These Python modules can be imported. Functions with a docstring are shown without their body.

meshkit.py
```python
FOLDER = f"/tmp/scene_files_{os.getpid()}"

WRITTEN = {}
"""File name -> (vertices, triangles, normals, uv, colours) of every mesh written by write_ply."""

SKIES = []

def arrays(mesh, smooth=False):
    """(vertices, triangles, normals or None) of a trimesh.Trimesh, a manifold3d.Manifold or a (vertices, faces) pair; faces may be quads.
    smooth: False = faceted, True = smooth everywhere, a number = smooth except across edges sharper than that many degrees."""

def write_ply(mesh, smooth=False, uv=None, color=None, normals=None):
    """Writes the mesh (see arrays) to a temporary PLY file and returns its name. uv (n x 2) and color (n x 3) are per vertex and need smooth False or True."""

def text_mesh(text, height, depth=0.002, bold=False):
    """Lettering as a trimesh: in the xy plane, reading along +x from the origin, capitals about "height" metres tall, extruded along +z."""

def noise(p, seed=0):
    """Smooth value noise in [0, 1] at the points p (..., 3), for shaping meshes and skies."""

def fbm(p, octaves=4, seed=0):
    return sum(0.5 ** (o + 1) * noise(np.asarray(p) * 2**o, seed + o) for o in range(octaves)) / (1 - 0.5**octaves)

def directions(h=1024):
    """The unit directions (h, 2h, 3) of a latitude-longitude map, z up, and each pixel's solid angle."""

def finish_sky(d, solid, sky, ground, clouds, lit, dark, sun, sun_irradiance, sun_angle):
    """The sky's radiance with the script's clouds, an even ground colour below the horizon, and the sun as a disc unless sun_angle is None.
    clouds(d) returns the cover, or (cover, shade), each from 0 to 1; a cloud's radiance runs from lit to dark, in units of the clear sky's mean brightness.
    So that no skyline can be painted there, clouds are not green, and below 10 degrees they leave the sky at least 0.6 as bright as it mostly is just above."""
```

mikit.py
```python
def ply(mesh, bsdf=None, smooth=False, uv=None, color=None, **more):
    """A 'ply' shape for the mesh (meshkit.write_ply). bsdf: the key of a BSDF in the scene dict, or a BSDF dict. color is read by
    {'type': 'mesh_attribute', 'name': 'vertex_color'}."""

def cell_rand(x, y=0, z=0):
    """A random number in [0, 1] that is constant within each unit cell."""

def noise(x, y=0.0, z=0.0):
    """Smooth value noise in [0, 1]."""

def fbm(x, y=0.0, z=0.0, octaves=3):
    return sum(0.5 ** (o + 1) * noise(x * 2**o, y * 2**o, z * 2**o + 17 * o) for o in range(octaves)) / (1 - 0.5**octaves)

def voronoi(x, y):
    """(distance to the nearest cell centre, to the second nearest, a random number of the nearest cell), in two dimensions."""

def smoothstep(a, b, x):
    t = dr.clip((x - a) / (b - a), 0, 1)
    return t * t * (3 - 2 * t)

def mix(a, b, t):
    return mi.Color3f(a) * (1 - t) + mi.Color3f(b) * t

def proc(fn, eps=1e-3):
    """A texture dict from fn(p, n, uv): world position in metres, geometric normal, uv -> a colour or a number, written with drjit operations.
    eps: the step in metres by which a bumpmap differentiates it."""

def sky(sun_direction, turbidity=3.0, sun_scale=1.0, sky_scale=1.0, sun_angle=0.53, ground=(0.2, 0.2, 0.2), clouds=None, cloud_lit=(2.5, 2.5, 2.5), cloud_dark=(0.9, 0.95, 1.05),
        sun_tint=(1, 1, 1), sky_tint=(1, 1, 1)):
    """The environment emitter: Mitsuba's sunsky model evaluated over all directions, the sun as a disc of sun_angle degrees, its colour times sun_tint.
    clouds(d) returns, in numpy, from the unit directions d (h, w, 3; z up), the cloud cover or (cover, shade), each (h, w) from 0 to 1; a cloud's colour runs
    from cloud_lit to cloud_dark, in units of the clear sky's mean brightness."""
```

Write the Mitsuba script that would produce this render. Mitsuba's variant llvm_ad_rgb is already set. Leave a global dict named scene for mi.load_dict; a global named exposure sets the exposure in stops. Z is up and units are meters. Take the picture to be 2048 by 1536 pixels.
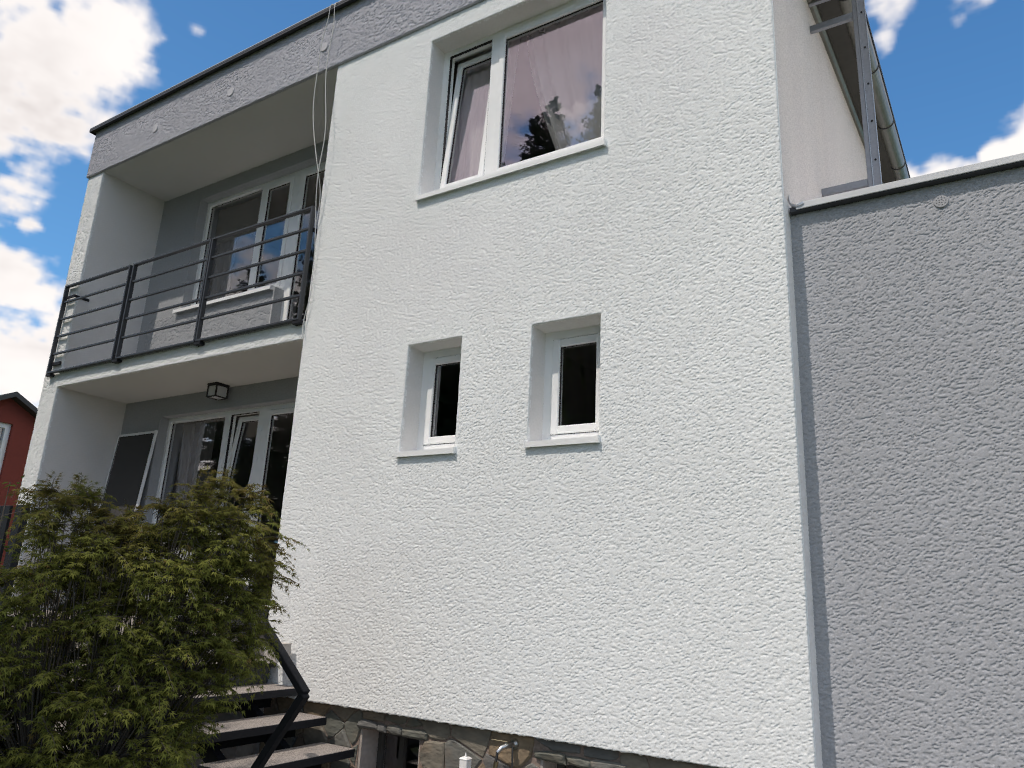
import math, random
import numpy as np, trimesh, manifold3d as m3
import drjit as dr, mitsuba as mi
import mikit, meshkit
from mikit import proc, noise, fbm, smoothstep, mix
from shapely.geometry import Polygon, box as sbox, MultiPoint
from shapely.ops import voronoi_diagram, unary_union

T = mi.ScalarTransform4f
scene, labels = {}, {}

# ------------------------------------------------------------------ camera, sky, exposure
EYE = np.array([4.946, -4.26, 1.6])
FWD = np.array([-0.52243841, 0.80925133, 0.26864548])
UP = np.array([0.10568374, -0.25117684, 0.96215443])
scene['camera'] = {'type': 'perspective', 'fov': 68.454, 'fov_axis': 'x', 'near_clip': 0.05, 'far_clip': 5000.0,
                   'to_world': T().look_at(origin=EYE.tolist(), target=(EYE + FWD).tolist(), up=UP.tolist())}
SUN = np.array([-0.36, -1.0, 1.72])

CLOUDS = [  # azimuth, elevation, radius (degrees), weight: the cumulus around the house
    (159.5, 31.5, 5.00, 1.0), (156.5, 34.5, 3.82, .95), (163, 29.5, 4.55, 1.0), (162, 35, 3.64, .8), (157.5, 28.2, 2.37, .7), (150.3, 36.4, 1.00, .62),
    (159.3, 23.6, 2.37, .62), (161.2, 25.6, 1.82, .55), (158.2, 21.4, 1.09, .5), (155.5, 32.0, 1.27, .5),
    (158.5, 17.3, 3.2, .95), (161.5, 17.8, 3.6, 1.0), (157.5, 12.5, 4.55, 1.0), (162, 9, 6.37, 1.0), (155.6, 15.0, 2.18, .8), (154.5, 8, 5.00, 1.0),
    (92.6, 39.6, 2.4, .36), (93.4, 37.2, 1.3, .22), (87.2, 38.8, 2.6, .44), (88.2, 37.2, 1.2, .28),
    (92.4, 27.3, 2.2, 1.0), (90.7, 27.7, 2.0, 1.05), (88.9, 27.1, 1.9, 1.05), (87.2, 28.7, 1.0, 1.1), (86.3, 27.4, 2.0, 1.05), (85.2, 28.1, 1.8, 1.1), (83.4, 28.5, 2.6, 1.1), (94.5, 24.5, 4.0, 1.0), (97, 21, 6, 1.0), (80, 25, 6, 1.0),
    (227.5, 44, 8, 1.0), (242, 45, 5, .75)]


def clouds(d):
    az = np.degrees(np.arctan2(d[..., 1], d[..., 0])) % 360
    el = np.degrees(np.arcsin(np.clip(d[..., 2], -1, 1)))
    q = d / (0.35 + np.abs(d[..., 2:3]))
    det = meshkit.fbm(q * 16, 5, 3) - .5
    fine = meshkit.fbm(q * 55, 4, 9) - .5
    field = np.full(az.shape, -1.0)
    for a, e, r, w in CLOUDS:
        da = (az - a + 180) % 360 - 180
        dist = np.sqrt((da * np.cos(np.radians(el))) ** 2 + (el - e) ** 2) / r
        field = np.maximum(field, w - dist ** 1.6 * .9)
    near = np.maximum(np.exp(-(((az - 122 + 180) % 360 - 180) / 52.0) ** 4), 0)
    general = (meshkit.fbm(q * 2.2, 5, 21) - .44) * 5.0 + .12
    f = np.maximum(np.where(near > .02, field * near + general * (1 - near), general), field) + det * 1.35 + fine * .75
    cover = np.clip((f + .0) / .62, 0, 1)
    cover = cover * cover * (3 - 2 * cover)
    shade = np.clip((meshkit.fbm(q * 5, 4, 31) - .42) * 2.2, 0, 1) * np.clip(f - .2, 0, 1)
    return cover, shade


scene['sky'] = mikit.sky(SUN.tolist(), turbidity=2.2, sun_scale=1.25, sky_scale=1.0, clouds=clouds, cloud_lit=(2.82, 2.68, 2.60), cloud_dark=(1.85, 1.70, 1.66),
                         sky_tint=(1.98, 2.86, 3.15), ground=(.12, .13, .10), sun_tint=(.915, .985, 1.155))
exposure = 0.66

# ------------------------------------------------------------------ helpers
rng = np.random.default_rng(5)


def put(key, mesh, bsdf, smooth=False, label=None, cat=None, group=None, kind=None, color=None, **more):
    if key in scene:
        n = 1
        while f'{key}_{n:03d}' in scene:
            n += 1
        key = f'{key}_{n:03d}'
    scene[key] = mikit.ply(mesh, bsdf, smooth=smooth, color=color, **more)
    tag(key, label, cat, group, kind)
    return key


def tag(key, label=None, cat=None, group=None, kind=None):
    d = {k: v for k, v in (('label', label), ('category', cat), ('group', group), ('kind', kind)) if v}
    if d:
        labels[key] = {**labels.get(key, {}), **d}


def cat_(*ms):
    return trimesh.util.concatenate([m for m in ms if m is not None])


def bx(x0, x1, y0, y1, z0, z1, c=0.0):
    """A box, its edges chamfered by c."""
    x0, x1 = min(x0, x1), max(x0, x1); y0, y1 = min(y0, y1), max(y0, y1); z0, z1 = min(z0, z1), max(z0, z1)
    if c <= 0:
        return trimesh.creation.box(bounds=[[x0, y0, z0], [x1, y1, z1]])
    c = min(c, (x1 - x0) / 3, (y1 - y0) / 3, (z1 - z0) / 3)
    pts = []
    for sx in (0, 1):
        for sy in (0, 1):
            for sz in (0, 1):
                p = np.array([(x0, x1)[sx], (y0, y1)[sy], (z0, z1)[sz]])
                s = np.array([1 - 2 * sx, 1 - 2 * sy, 1 - 2 * sz])
                for k in range(3):
                    o = np.ones(3) * c; o[k] = 0
                    pts.append(p + s * o)
    return trimesh.convex.convex_hull(np.array(pts))


def tri(man):
    m = man.to_mesh()
    return trimesh.Trimesh(m.vert_properties[:, :3], m.tri_verts, process=False)


def mbox(x0, x1, y0, y1, z0, z1):
    return m3.Manifold.cube([x1 - x0, y1 - y0, z1 - z0]).translate([x0, y0, z0])


def holed(x0, x1, y0, y1, z0, z1, holes):
    """A wall with openings (x0, x1, z0, z1) cut right through."""
    m = mbox(x0, x1, y0, y1, z0, z1)
    for a, b, c, d in holes:
        m = m - mbox(a, b, y0 - 1, y1 + 1, c, d)
    return tri(m)


def frame_xz(x0, x1, z0, z1, w, y0, y1, c=.004, wb=None):
    """A rectangular frame in the xz plane from four mitred-looking bars."""
    wb = w if wb is None else wb
    e = .0015
    return cat_(bx(x0, x0 + w, y0, y1, z0, z1, c), bx(x1 - w, x1, y0, y1, z0, z1, c),
                bx(x0 + w - c, x1 - w + c, y0 + e, y1 - e, z1 - w, z1 - e, c), bx(x0 + w - c, x1 - w + c, y0 + e, y1 - e, z0 + e, z0 + wb, c))


def tube(pts, r, sides=7, closed_ends=True):
    p = np.asarray(pts, float)
    r = np.broadcast_to(r, (len(p),)).astype(float)
    t = np.gradient(p, axis=0); t /= np.linalg.norm(t, axis=1, keepdims=True) + 1e-12
    ref = np.where(np.abs(t[:, 2:]) < .9, [0, 0, 1.0], [1.0, 0, 0])
    a = np.cross(t, ref); a /= np.linalg.norm(a, axis=1, keepdims=True) + 1e-12
    for i in range(1, len(a)):                      # no sudden turns of the section
        v = a[i - 1] - t[i] * (a[i - 1] @ t[i]); a[i] = v / (np.linalg.norm(v) + 1e-12)
    b = np.cross(t, a)
    ang = np.arange(sides) * 2 * np.pi / sides
    v = (p[:, None] + r[:, None, None] * (np.cos(ang)[None, :, None] * a[:, None] + np.sin(ang)[None, :, None] * b[:, None])).reshape(-1, 3)
    n = len(p)
    i, j = np.meshgrid(np.arange(n - 1), np.arange(sides), indexing='ij')
    k = (j + 1) % sides
    q = np.stack([i * sides + j, i * sides + k, (i + 1) * sides + k, (i + 1) * sides + j], -1).reshape(-1, 4)
    f = [q[:, [0, 2, 1]], q[:, [0, 3, 2]]]
    if closed_ends:
        v = np.vstack([v, p[:1], p[-1:]])
        jj = np.arange(sides); kk = (jj + 1) % sides
        f += [np.stack([np.full(sides, len(v) - 2), jj, kk], 1)[:, [0, 1, 2]], np.stack([np.full(sides, len(v) - 1), (n - 1) * sides + kk, (n - 1) * sides + jj], 1)]
    m = trimesh.Trimesh(v, np.vstack(f), process=False)
    return m


def curve(pts, n=40):
    from scipy.interpolate import CubicSpline
    p = np.asarray(pts, float)
    s = np.concatenate([[0], np.cumsum(np.linalg.norm(np.diff(p, axis=0), axis=1))])
    return CubicSpline(s, p)(np.linspace(0, s[-1], n))


# ------------------------------------------------------------------ materials
def rgb(*c):
    return {'type': 'rgb', 'value': list(c)}


def two(b):
    return {'type': 'twosided', 'nested': b}


def mat(name, color, rough=.6, metal=0.0, spec=.5, bump=None, **kw):
    b = {'type': 'principled', 'base_color': rgb(*color) if isinstance(color, tuple) else color, 'roughness': rough, 'metallic': metal, 'specular': spec, **kw}
    if bump is not None:
        fn, sc, eps = bump
        b = {'type': 'bumpmap', 'arbitrary': proc(fn, eps), 'scale': sc, 'bsdf': b}
    scene[name] = two(b)


def grainy(c, amt=.06, f=60.0, big=.05):
    def fn(p, n, uv):
        return mi.Color3f(*c) * (1 + amt * (noise(p.x * f, p.y * f, p.z * f) - .5) * 2 + big * (fbm(p.x * 1.3, p.y * 1.3, p.z * .9 + 7) - .5) * 2)
    return proc(fn)


def scraped(p, k):
    """Scraped roughcast: small dragged pits in an even face; k scales it."""
    w = noise(p.x * 30 * k, p.y * 30, p.z * 30 * k) - .5
    u, v = (p.x + p.y) * k + .010 * w + .15 * p.z * k, p.z * k - .008 * w - .06 * p.x * k
    a = noise(u / .0125, v / .0070, p.y * 20)
    b = noise((u + .5 * v) / .019 + 7, (v - .3 * u) / .0105, p.y * 20 + 3)
    c = noise(p.x * 11 * k, p.y * 11, p.z * 11 * k)
    h = .55 * a + .45 * b
    pit = smoothstep(0, 1, dr.clip((.49 - h) / .22, 0, 1))
    return .45 * h - pit * (.35 + .9 * c)


def plaster_bump(p, n, uv):
    return scraped(p, 1.9)


def coarse_plaster_bump(p, n, uv):
    return scraped(p, 1.7)


def fine_plaster_bump(p, n, uv):
    return fbm(p.x * 130, p.y * 130, p.z * 130, 2)


def mineral(c, amt, big):
    """A painted grain of coarse sand: every grain takes the paint a little differently."""
    def fn(p, n, uv):
        g1 = noise(p.x * 150, p.y * 150, p.z * 150)
        g2 = cell_mix(p)
        return mi.Color3f(*c) * (1 + amt * (g1 - .5) * 1.2 + amt * (g2 - .5) * 1.1 + big * (fbm(p.x * 1.3, p.y * 1.3, p.z * .9 + 7) - .5) * 2)
    return proc(fn)


def cell_mix(p):
    return noise(p.x * 310 + 5, p.y * 310, p.z * 310)


def weathered(p, n, uv):      # the old side wall: faint vertical rain streaks and speckle
    streak = fbm(p.y * 5.0, p.x * 5, p.z * .35, 3)
    sp = noise(p.x * 140, p.y * 140, p.z * 140)
    return mix((.62, .57, .53), (.595, .545, .51), smoothstep(.35, .75, streak)) * (.80 + .38 * sp)


mat('white_render', mineral((.765, .785, .785), .16, .045), .95, spec=.2)
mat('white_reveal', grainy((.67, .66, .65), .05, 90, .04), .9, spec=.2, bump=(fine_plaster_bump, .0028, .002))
mat('grey_render', mineral((.385, .395, .42), .20, .06), .95, spec=.2)
mat('band_render', mineral((.40, .405, .445), .30, .05), .95, spec=.2)
mat('grey_paint', mineral((.33, .345, .36), .18, .04), .95, spec=.2, bump=(plaster_bump, .0022, .0012))
mat('old_render', proc(weathered), .95, spec=.15, bump=(fine_plaster_bump, .0035, .002))
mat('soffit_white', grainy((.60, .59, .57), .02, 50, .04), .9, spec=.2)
mat('white_frame', (.80, .81, .81), .28, spec=.5)
mat('white_metal', (.78, .79, .79), .35, spec=.5)
mat('seal_black', (.012, .012, .013), .5)
mat('anthracite', grainy((.036, .039, .045), .10, 120, .12), .42, spec=.5)
mat('black_steel', grainy((.015, .016, .02), .10, 120, .15), .6, spec=.22)
mat('roof_edge_metal', (.055, .055, .06), .45, metal=.3)


def zinc(p, n, uv):
    return mix((.60, .61, .62), (.44, .45, .47), fbm(p.x * 9, p.y * 4, p.z * 9, 3))


mat('zinc', proc(zinc), .34, metal=.85)
mat('aged_zinc', grainy((.22, .215, .19), .1, 30, .25), .36, metal=.8)
mat('coping_metal', grainy((.58, .59, .60), .05, 12, .12), .4, spec=.5)
mat('galvanised', grainy((.30, .31, .34), .07, 60, .12), .5, metal=.35)
mat('soffit_board', grainy((.05, .047, .04), .12, 30, .12), .8)
mat('room_wall', (.30, .29, .27), .9)
mat('room_dark', (.07, .068, .065), .9)
mat('zinc_roof', grainy((.66, .64, .62), .06, 20, .1), .6)
mat('cap_grey', (.36, .365, .385), .7)
mat('cap_white', (.46, .46, .49), .7)
mat('mortar', grainy((.245, .19, .16), .25, 90, .15), .95)
for i, c in enumerate([(.165, .165, .15), (.20, .18, .145), (.145, .145, .14), (.235, .18, .12), (.20, .145, .11), (.14, .145, .125)]):
    def stone_fn(p, n, uv, c=c, i=i):
        w = fbm(p.x * 7 + i * 5, p.y * 7, p.z * 9, 4)
        v = fbm(p.x * 40, p.y * 40, p.z * 60, 2)
        return mi.Color3f(*c) * (.55 + .75 * w) * (.8 + .4 * v) + mi.Color3f(.03, .012, 0.0) * smoothstep(.55, .75, fbm(p.x * 5 + 9, p.y * 5, p.z * 5 + i))

    def stone_bump(p, n, uv):
        return fbm(p.x * 26, p.y * 26, p.z * 48, 4)
    mat(f'stone_{i}', proc(stone_fn), .85, bump=(stone_bump, .011, .002))


def granite(p, n, uv):
    a = noise(p.x * 260, p.y * 260, p.z * 260)
    b = noise(p.x * 140 + 3, p.y * 140, p.z * 140)
    return mix((.31, .275, .25), (.15, .138, .13), smoothstep(.3, .7, a)) * (.75 + .5 * b)


mat('granite', proc(granite), .6)
mat('concrete', grainy((.40, .36, .33), .12, 50, .15), .95, bump=(fine_plaster_bump, .002, .002))
mat('riser_black', (.008, .008, .009), .7, spec=.2)
mat('dark_plastic', (.035, .038, .045), .45)
mat('terracotta', (.30, .11, .05), .8)
mat('beige_stoneware', grainy((.40, .37, .34), .1, 60, .12), .9)
mat('white_plastic', (.80, .79, .78), .4)
mat('chrome', (.60, .60, .60), .25, metal=1.0)
mat('brass', (.42, .36, .24), .35, metal=1.0)
mat('rubber', (.03, .03, .03), .6)
mat('red_render', grainy((.20, .042, .030), .05, 30, .08), .9)
mat('neighbour_roof', (.05, .05, .052), .7)
mat('blind_fabric', grainy((.115, .11, .105), .05, 50, .05), .9)
mat('screen_mesh', grainy((.055, .054, .053), .10, 300, .06), .8)
mat('milk_glass', (.55, .56, .58), .3)
mat('cable_white', (.50, .50, .48), .5)
scene['pane_glass'] = {'type': 'thindielectric', 'int_ior': 1.6, 'specular_reflectance': rgb(1.0, .97, .99)}
scene['coated_glass'] = {'type': 'thindielectric', 'int_ior': 2.1, 'specular_reflectance': rgb(1.0, .87, 1.0), 'specular_transmittance': rgb(.80, .82, .80)}
scene['sheer_curtain'] = {'type': 'principledthin', 'base_color': rgb(.78, .77, .79), 'roughness': .8, 'diff_trans': .8}
for nm, dt in (('maple_leaf', .7), ('needle', .3), ('tree_leaf', .6), ('yellow_leaf', .7)):
    scene[nm] = {'type': 'principledthin', 'base_color': {'type': 'mesh_attribute', 'name': 'vertex_color'}, 'roughness': .55, 'diff_trans': dt, 'spec_trans': 0.0, 'eta': 1.35}


def bark_fn(p, n, uv):
    return mix((.055, .045, .035), (.11, .095, .08), fbm(p.x * 40, p.y * 40, p.z * 9, 3))


mat('bark', proc(bark_fn), .9)


def lawn_fn(p, n, uv):
    return mix((.035, .055, .018), (.07, .085, .03), fbm(p.x * 3, p.y * 3, 0, 4)) * (.7 + .6 * noise(p.x * 60, p.y * 60))


mat('lawn', proc(lawn_fn), .95)


def paving_fn(p, n, uv):
    return mix((.11, .105, .10), (.15, .145, .135), fbm(p.x * 5, p.y * 5, 0, 4)) * (.85 + .3 * noise(p.x * 90, p.y * 90))


mat('paving', proc(paving_fn), .95)

# ------------------------------------------------------------------ setting: ground
g = trimesh.creation.box(bounds=[[-1500, -1500, -.3], [1500, 1500, 0]])
put('ground', g, 'lawn', label='lawn around the house', kind='structure')
put('paved_path', bx(-2.0, 9.0, -1.75, -.02, -.05, .02, .01), 'paving', label='paved strip along the front of the house', kind='structure')

# ------------------------------------------------------------------ the house
XL, XR, X0, X1 = 0.0, 4.076, -4.40, -4.063
ZB, ZBAND, ZROOF, ZSL, ZBAL = .777, 6.476, 7.147, 3.667, 3.86
D = .851
ZFLOOR = 1.2
W1 = (1.182, 2.878, 4.735, 6.285)
W2 = (1.216, 1.730, 2.575, 3.437)
W3 = (2.339, 2.871, 2.580, 3.431)
tag('house', 'white rendered two storey house with grey roof band, balcony loggia and stone plinth', 'house')


def axis_cuts(lo, hi, cuts, step):
    c = sorted({lo, hi, *[k for k in cuts if lo < k < hi]})
    out = [np.array([lo])]
    for a, b in zip(c[:-1], c[1:]):
        n = max(1, int(round((b - a) / step)))
        out.append(np.linspace(a, b, n + 1)[1:])
    return np.concatenate(out)


def rough_height(u, v, seed, amp, k=1.0):
    """Scraped roughcast: grains of about a centimetre, with small pits dragged between them."""
    u, v = u * k, v * k
    w1 = meshkit.noise(np.stack([u * 38, v * 38, np.full_like(u, seed + .3)], -1), seed) - .5
    w2 = meshkit.noise(np.stack([u * 38 + 50, v * 38, np.full_like(u, seed + .3)], -1), seed + 9) - .5
    uu, vv = u + .012 * w1 + .12 * v, v + .010 * w2 - .08 * u
    a = meshkit.noise(np.stack([uu / .0104, vv / .0081, np.full_like(u, seed)], -1), seed + 1)
    b = meshkit.noise(np.stack([(uu + .7 * vv) / .0108 + 9, (vv - .50 * uu) / .0086, np.full_like(u, seed)], -1), seed + 2)
    h = .52 * a + .48 * b
    pit = np.clip((.47 - h) / .15, 0, 1)
    return amp * (.30 * (h - .5) - pit * pit * (3 - 2 * pit) + .2)


def rough_sheet(u0, u1, v0, v1, holes, to3d, su, sv, seed, amp=.0027, skirt=.03, jitter=.0045, k=1.0):
    us = axis_cuts(u0, u1, [k for h in holes for k in h[:2]], su)
    vs = axis_cuts(v0, v1, [k for h in holes for k in h[2:]], sv)
    U, V = np.meshgrid(us, vs, indexing='ij')
    nu, nv = U.shape
    H = rough_height(U, V, seed, amp, k)
    uc, vc = (us[:-1] + us[1:]) / 2, (vs[:-1] + vs[1:]) / 2
    keep = np.ones((nu - 1, nv - 1), bool)
    for a, b, c, d in holes:
        keep &= ~(((uc > a) & (uc < b))[:, None] & ((vc > c) & (vc < d))[None])
    idx = np.arange(nu * nv).reshape(nu, nv)
    ii, jj = np.nonzero(keep)
    quads = np.stack([idx[ii, jj], idx[ii + 1, jj], idx[ii + 1, jj + 1], idx[ii, jj + 1]], 1)
    e = np.vstack([quads[:, [0, 1]], quads[:, [1, 2]], quads[:, [2, 3]], quads[:, [3, 0]]])
    key = e[:, 0] * (nu * nv) + e[:, 1]
    rev = e[:, 1] * (nu * nv) + e[:, 0]
    be = e[~np.isin(key, rev)]
    bnd = np.unique(be)
    u, v, h = U.ravel().copy(), V.ravel().copy(), H.ravel().copy()
    js = meshkit.fbm(np.stack([u[bnd] * 45, v[bnd] * 45, np.full(len(bnd), seed)], -1), 2, seed + 7) - .5
    jt = meshkit.fbm(np.stack([u[bnd] * 45, v[bnd] * 45 + 30, np.full(len(bnd), seed)], -1), 2, seed + 8) - .5
    u[bnd] += jitter * 2 * js
    v[bnd] += jitter * 2 * jt
    h[bnd] -= .003
    inner = np.full(nu * nv, -1); inner[bnd] = nu * nv + np.arange(len(bnd))
    u, v, h = np.concatenate([u, U.ravel()[bnd]]), np.concatenate([v, V.ravel()[bnd]]), np.concatenate([h, np.full(len(bnd), -skirt)])
    sk = np.stack([be[:, 1], be[:, 0], inner[be[:, 0]], inner[be[:, 1]]], 1)
    q = np.vstack([quads, sk])
    f = np.vstack([q[:, [0, 1, 2]], q[:, [0, 2, 3]]])
    used = np.unique(f)
    remap = np.full(len(u), -1); remap[used] = np.arange(len(used))
    P = to3d(u[used], v[used], h[used])
    return trimesh.Trimesh(P, remap[f], process=False)


def front(y):
    return lambda u, v, h: np.stack([u, y - h, v], 1)


# front wall: rough sheet over a solid core with the window openings
core = [W1, W2, W3]
put('house__front_wall', rough_sheet(XL, XR, ZB, ZBAND, core, front(0), .0068, .0047, 11), 'white_render', True)
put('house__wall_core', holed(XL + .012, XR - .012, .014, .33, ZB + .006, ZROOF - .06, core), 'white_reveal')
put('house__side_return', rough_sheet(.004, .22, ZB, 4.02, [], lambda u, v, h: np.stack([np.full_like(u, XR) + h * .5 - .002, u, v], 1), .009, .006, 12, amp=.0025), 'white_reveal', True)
put('house__side_wall', cat_(bx(XR - .10, XR - .0035, .33, 12, 0, 3.75), tri(m3.CrossSection([[(.02, 3.7), (12, 3.7), (12, 8.3), (.02, 6.35)]]).extrude(.1).rotate([90, 0, 90]).translate([XR - .104, 0, 0]))), 'old_render',
    label='old beige grey side wall above the annex roof')
# grey roof band over the main block and the loggia
put('house__roof_band', rough_sheet(X0 - .012, XR + .01, ZBAND, ZROOF, [], front(-.026), .0100, .0062, 13, amp=.0048, k=.70), 'band_render', True, label='grey rendered band under the flat roof edge')
put('house__roof_band_core', cat_(bx(X0 + .002, XR - .004, .004, .30, ZBAND + .004, ZROOF - .012), bx(X0 + .002, X0 + .3, .30, 9, ZBAND + .004, ZROOF - .012)), 'grey_paint')
put('house__roof_edge', cat_(bx(X0 - .07, XR + .05, -.085, .02, ZROOF - .004, ZROOF + .024, .004), bx(X0 - .07, XR + .05, -.085, -.075, ZROOF - .024, ZROOF - .004, .002), bx(X0 - .07, X0 - .06, -.074, 9, ZROOF - .024, ZROOF + .03, .002)), 'roof_edge_metal',
    label='dark metal drip edge along the flat roof')
put('house__roof_capping', bx(X0 - .068, XR + .05, -.083, .6, ZROOF + .026, ZROOF + .036, .002), 'coping_metal')
put('house__roof', bx(X0 + .05, XR - .12, .02, 9, ZROOF - .1, ZROOF - .004), 'roof_edge_metal')
# left pier and loggia
put('house__pier', rough_sheet(X0, X1, .5, ZBAND, [], front(0), .009, .006, 14, amp=.0050, k=.70), 'white_render', True, label='white rendered end pier left of the loggia')
put('house__end_wall', bx(X0 + .006, X1 - .006, .014, 9, 0, ZBAND + .05), 'white_reveal')
put('house__loggia_side', cat_(bx(X1 - .03, X1, .018, D + .4, 1.0, ZSL - .002), bx(X1 - .03, X1, .018, D + .4, ZBAL, ZBAND - .002)), 'white_reveal')
put('house__loggia_inner_side', cat_(bx(XL - .012, XL + .008, .02, D + .4, .8, ZSL - .002), bx(XL - .012, XL + .008, .02, D + .4, ZSL + .004, ZBAND - .002)), 'white_reveal')
UW, LW = (-3.25, -.62, 4.775, 6.30), (-3.29, -.62, 2.1, 3.435)          # loggia window openings (upper, lower) and the doors beside them
UD, LD = (-1.545, -.62, 3.93, 4.78), (-1.60, -.62, 1.26, 2.11)
put('house__loggia_back_wall', cat_(holed(X1 - .01, XL + .004, D, D + .32, ZBAL + .01, ZBAND + .02, [UW, UD]), holed(X1 - .01, XL + .004, D + .0005, D + .32, 1.0, ZBAL + .009, [LW, LD])), 'grey_paint',
    label='blue grey painted wall at the back of the loggia')
put('house__balcony_parapet', rough_sheet(-3.9, -1.56, ZBAL + .02, 4.73, [], front(D - .006), .011, .007, 15, amp=.0050, k=.65), 'grey_paint', True)
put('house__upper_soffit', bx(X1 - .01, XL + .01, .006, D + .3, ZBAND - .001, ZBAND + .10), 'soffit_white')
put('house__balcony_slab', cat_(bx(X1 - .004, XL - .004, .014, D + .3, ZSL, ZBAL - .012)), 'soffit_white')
put('house__balcony_edge', rough_sheet(X1 - .002, XL - .004, ZSL, ZBAL - .03, [], front(.0), .010, .0065, 16, amp=.0045, k=.70), 'white_render', True)
put('house__balcony_edge_flashing', cat_(bx(X1 + .002, XL - .014, -.012, D, ZBAL - .030, ZBAL - .010, .002)), 'galvanised')
# terrace in front of the lower loggia
put('house__terrace', cat_(bx(X0 - .1, .02, .0, D + .3, 0, 1.12), bx(X0 - .1, -.16, -.93, .0, 0, 1.115)), 'concrete', label='pale concrete terrace base below the lower loggia')
put('house__terrace_slab', cat_(bx(X0 - .12, -.15, -.96, .0, 1.145, ZFLOOR, .006), bx(X0 - .12, .02, .0, D + .3, 1.145, ZFLOOR - .001)), 'granite')

# interior shells, so that the panes have dark rooms behind them
shell = cat_(bx(XL + .05, XR - .11, 5.2, 5.3, 0, 7.0), bx(XL + .06, XR - .11, .35, 5.2, 3.55, 3.80), bx(XL + .06, XR - .11, .35, 5.2, .9, 1.19), bx(XL + .06, XR - .11, .35, 5.2, 6.6, 6.7), bx(X1 + .02, XL + .06, D + .33, 5.2, 3.5, 3.84), bx(X1 + .02, XL + .06, D + .33, 5.2, .9, 1.19), bx(X1 + .02, XL + .06, D + .33, 5.2, 6.6, 6.7), bx(X1 - .03, X1 + .02, D + .33, 5.2, 1.0, 6.6),
             bx(XL + .01, XL + .07, D + .33, 5.2, 1.0, 6.6), bx(X1, XL + .05, 5.2, 5.3, 0, 7.0), bx(1.99, 2.05, .34, 5.2, 1.2, 3.55))
put('house__room', shell, 'room_wall')


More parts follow.
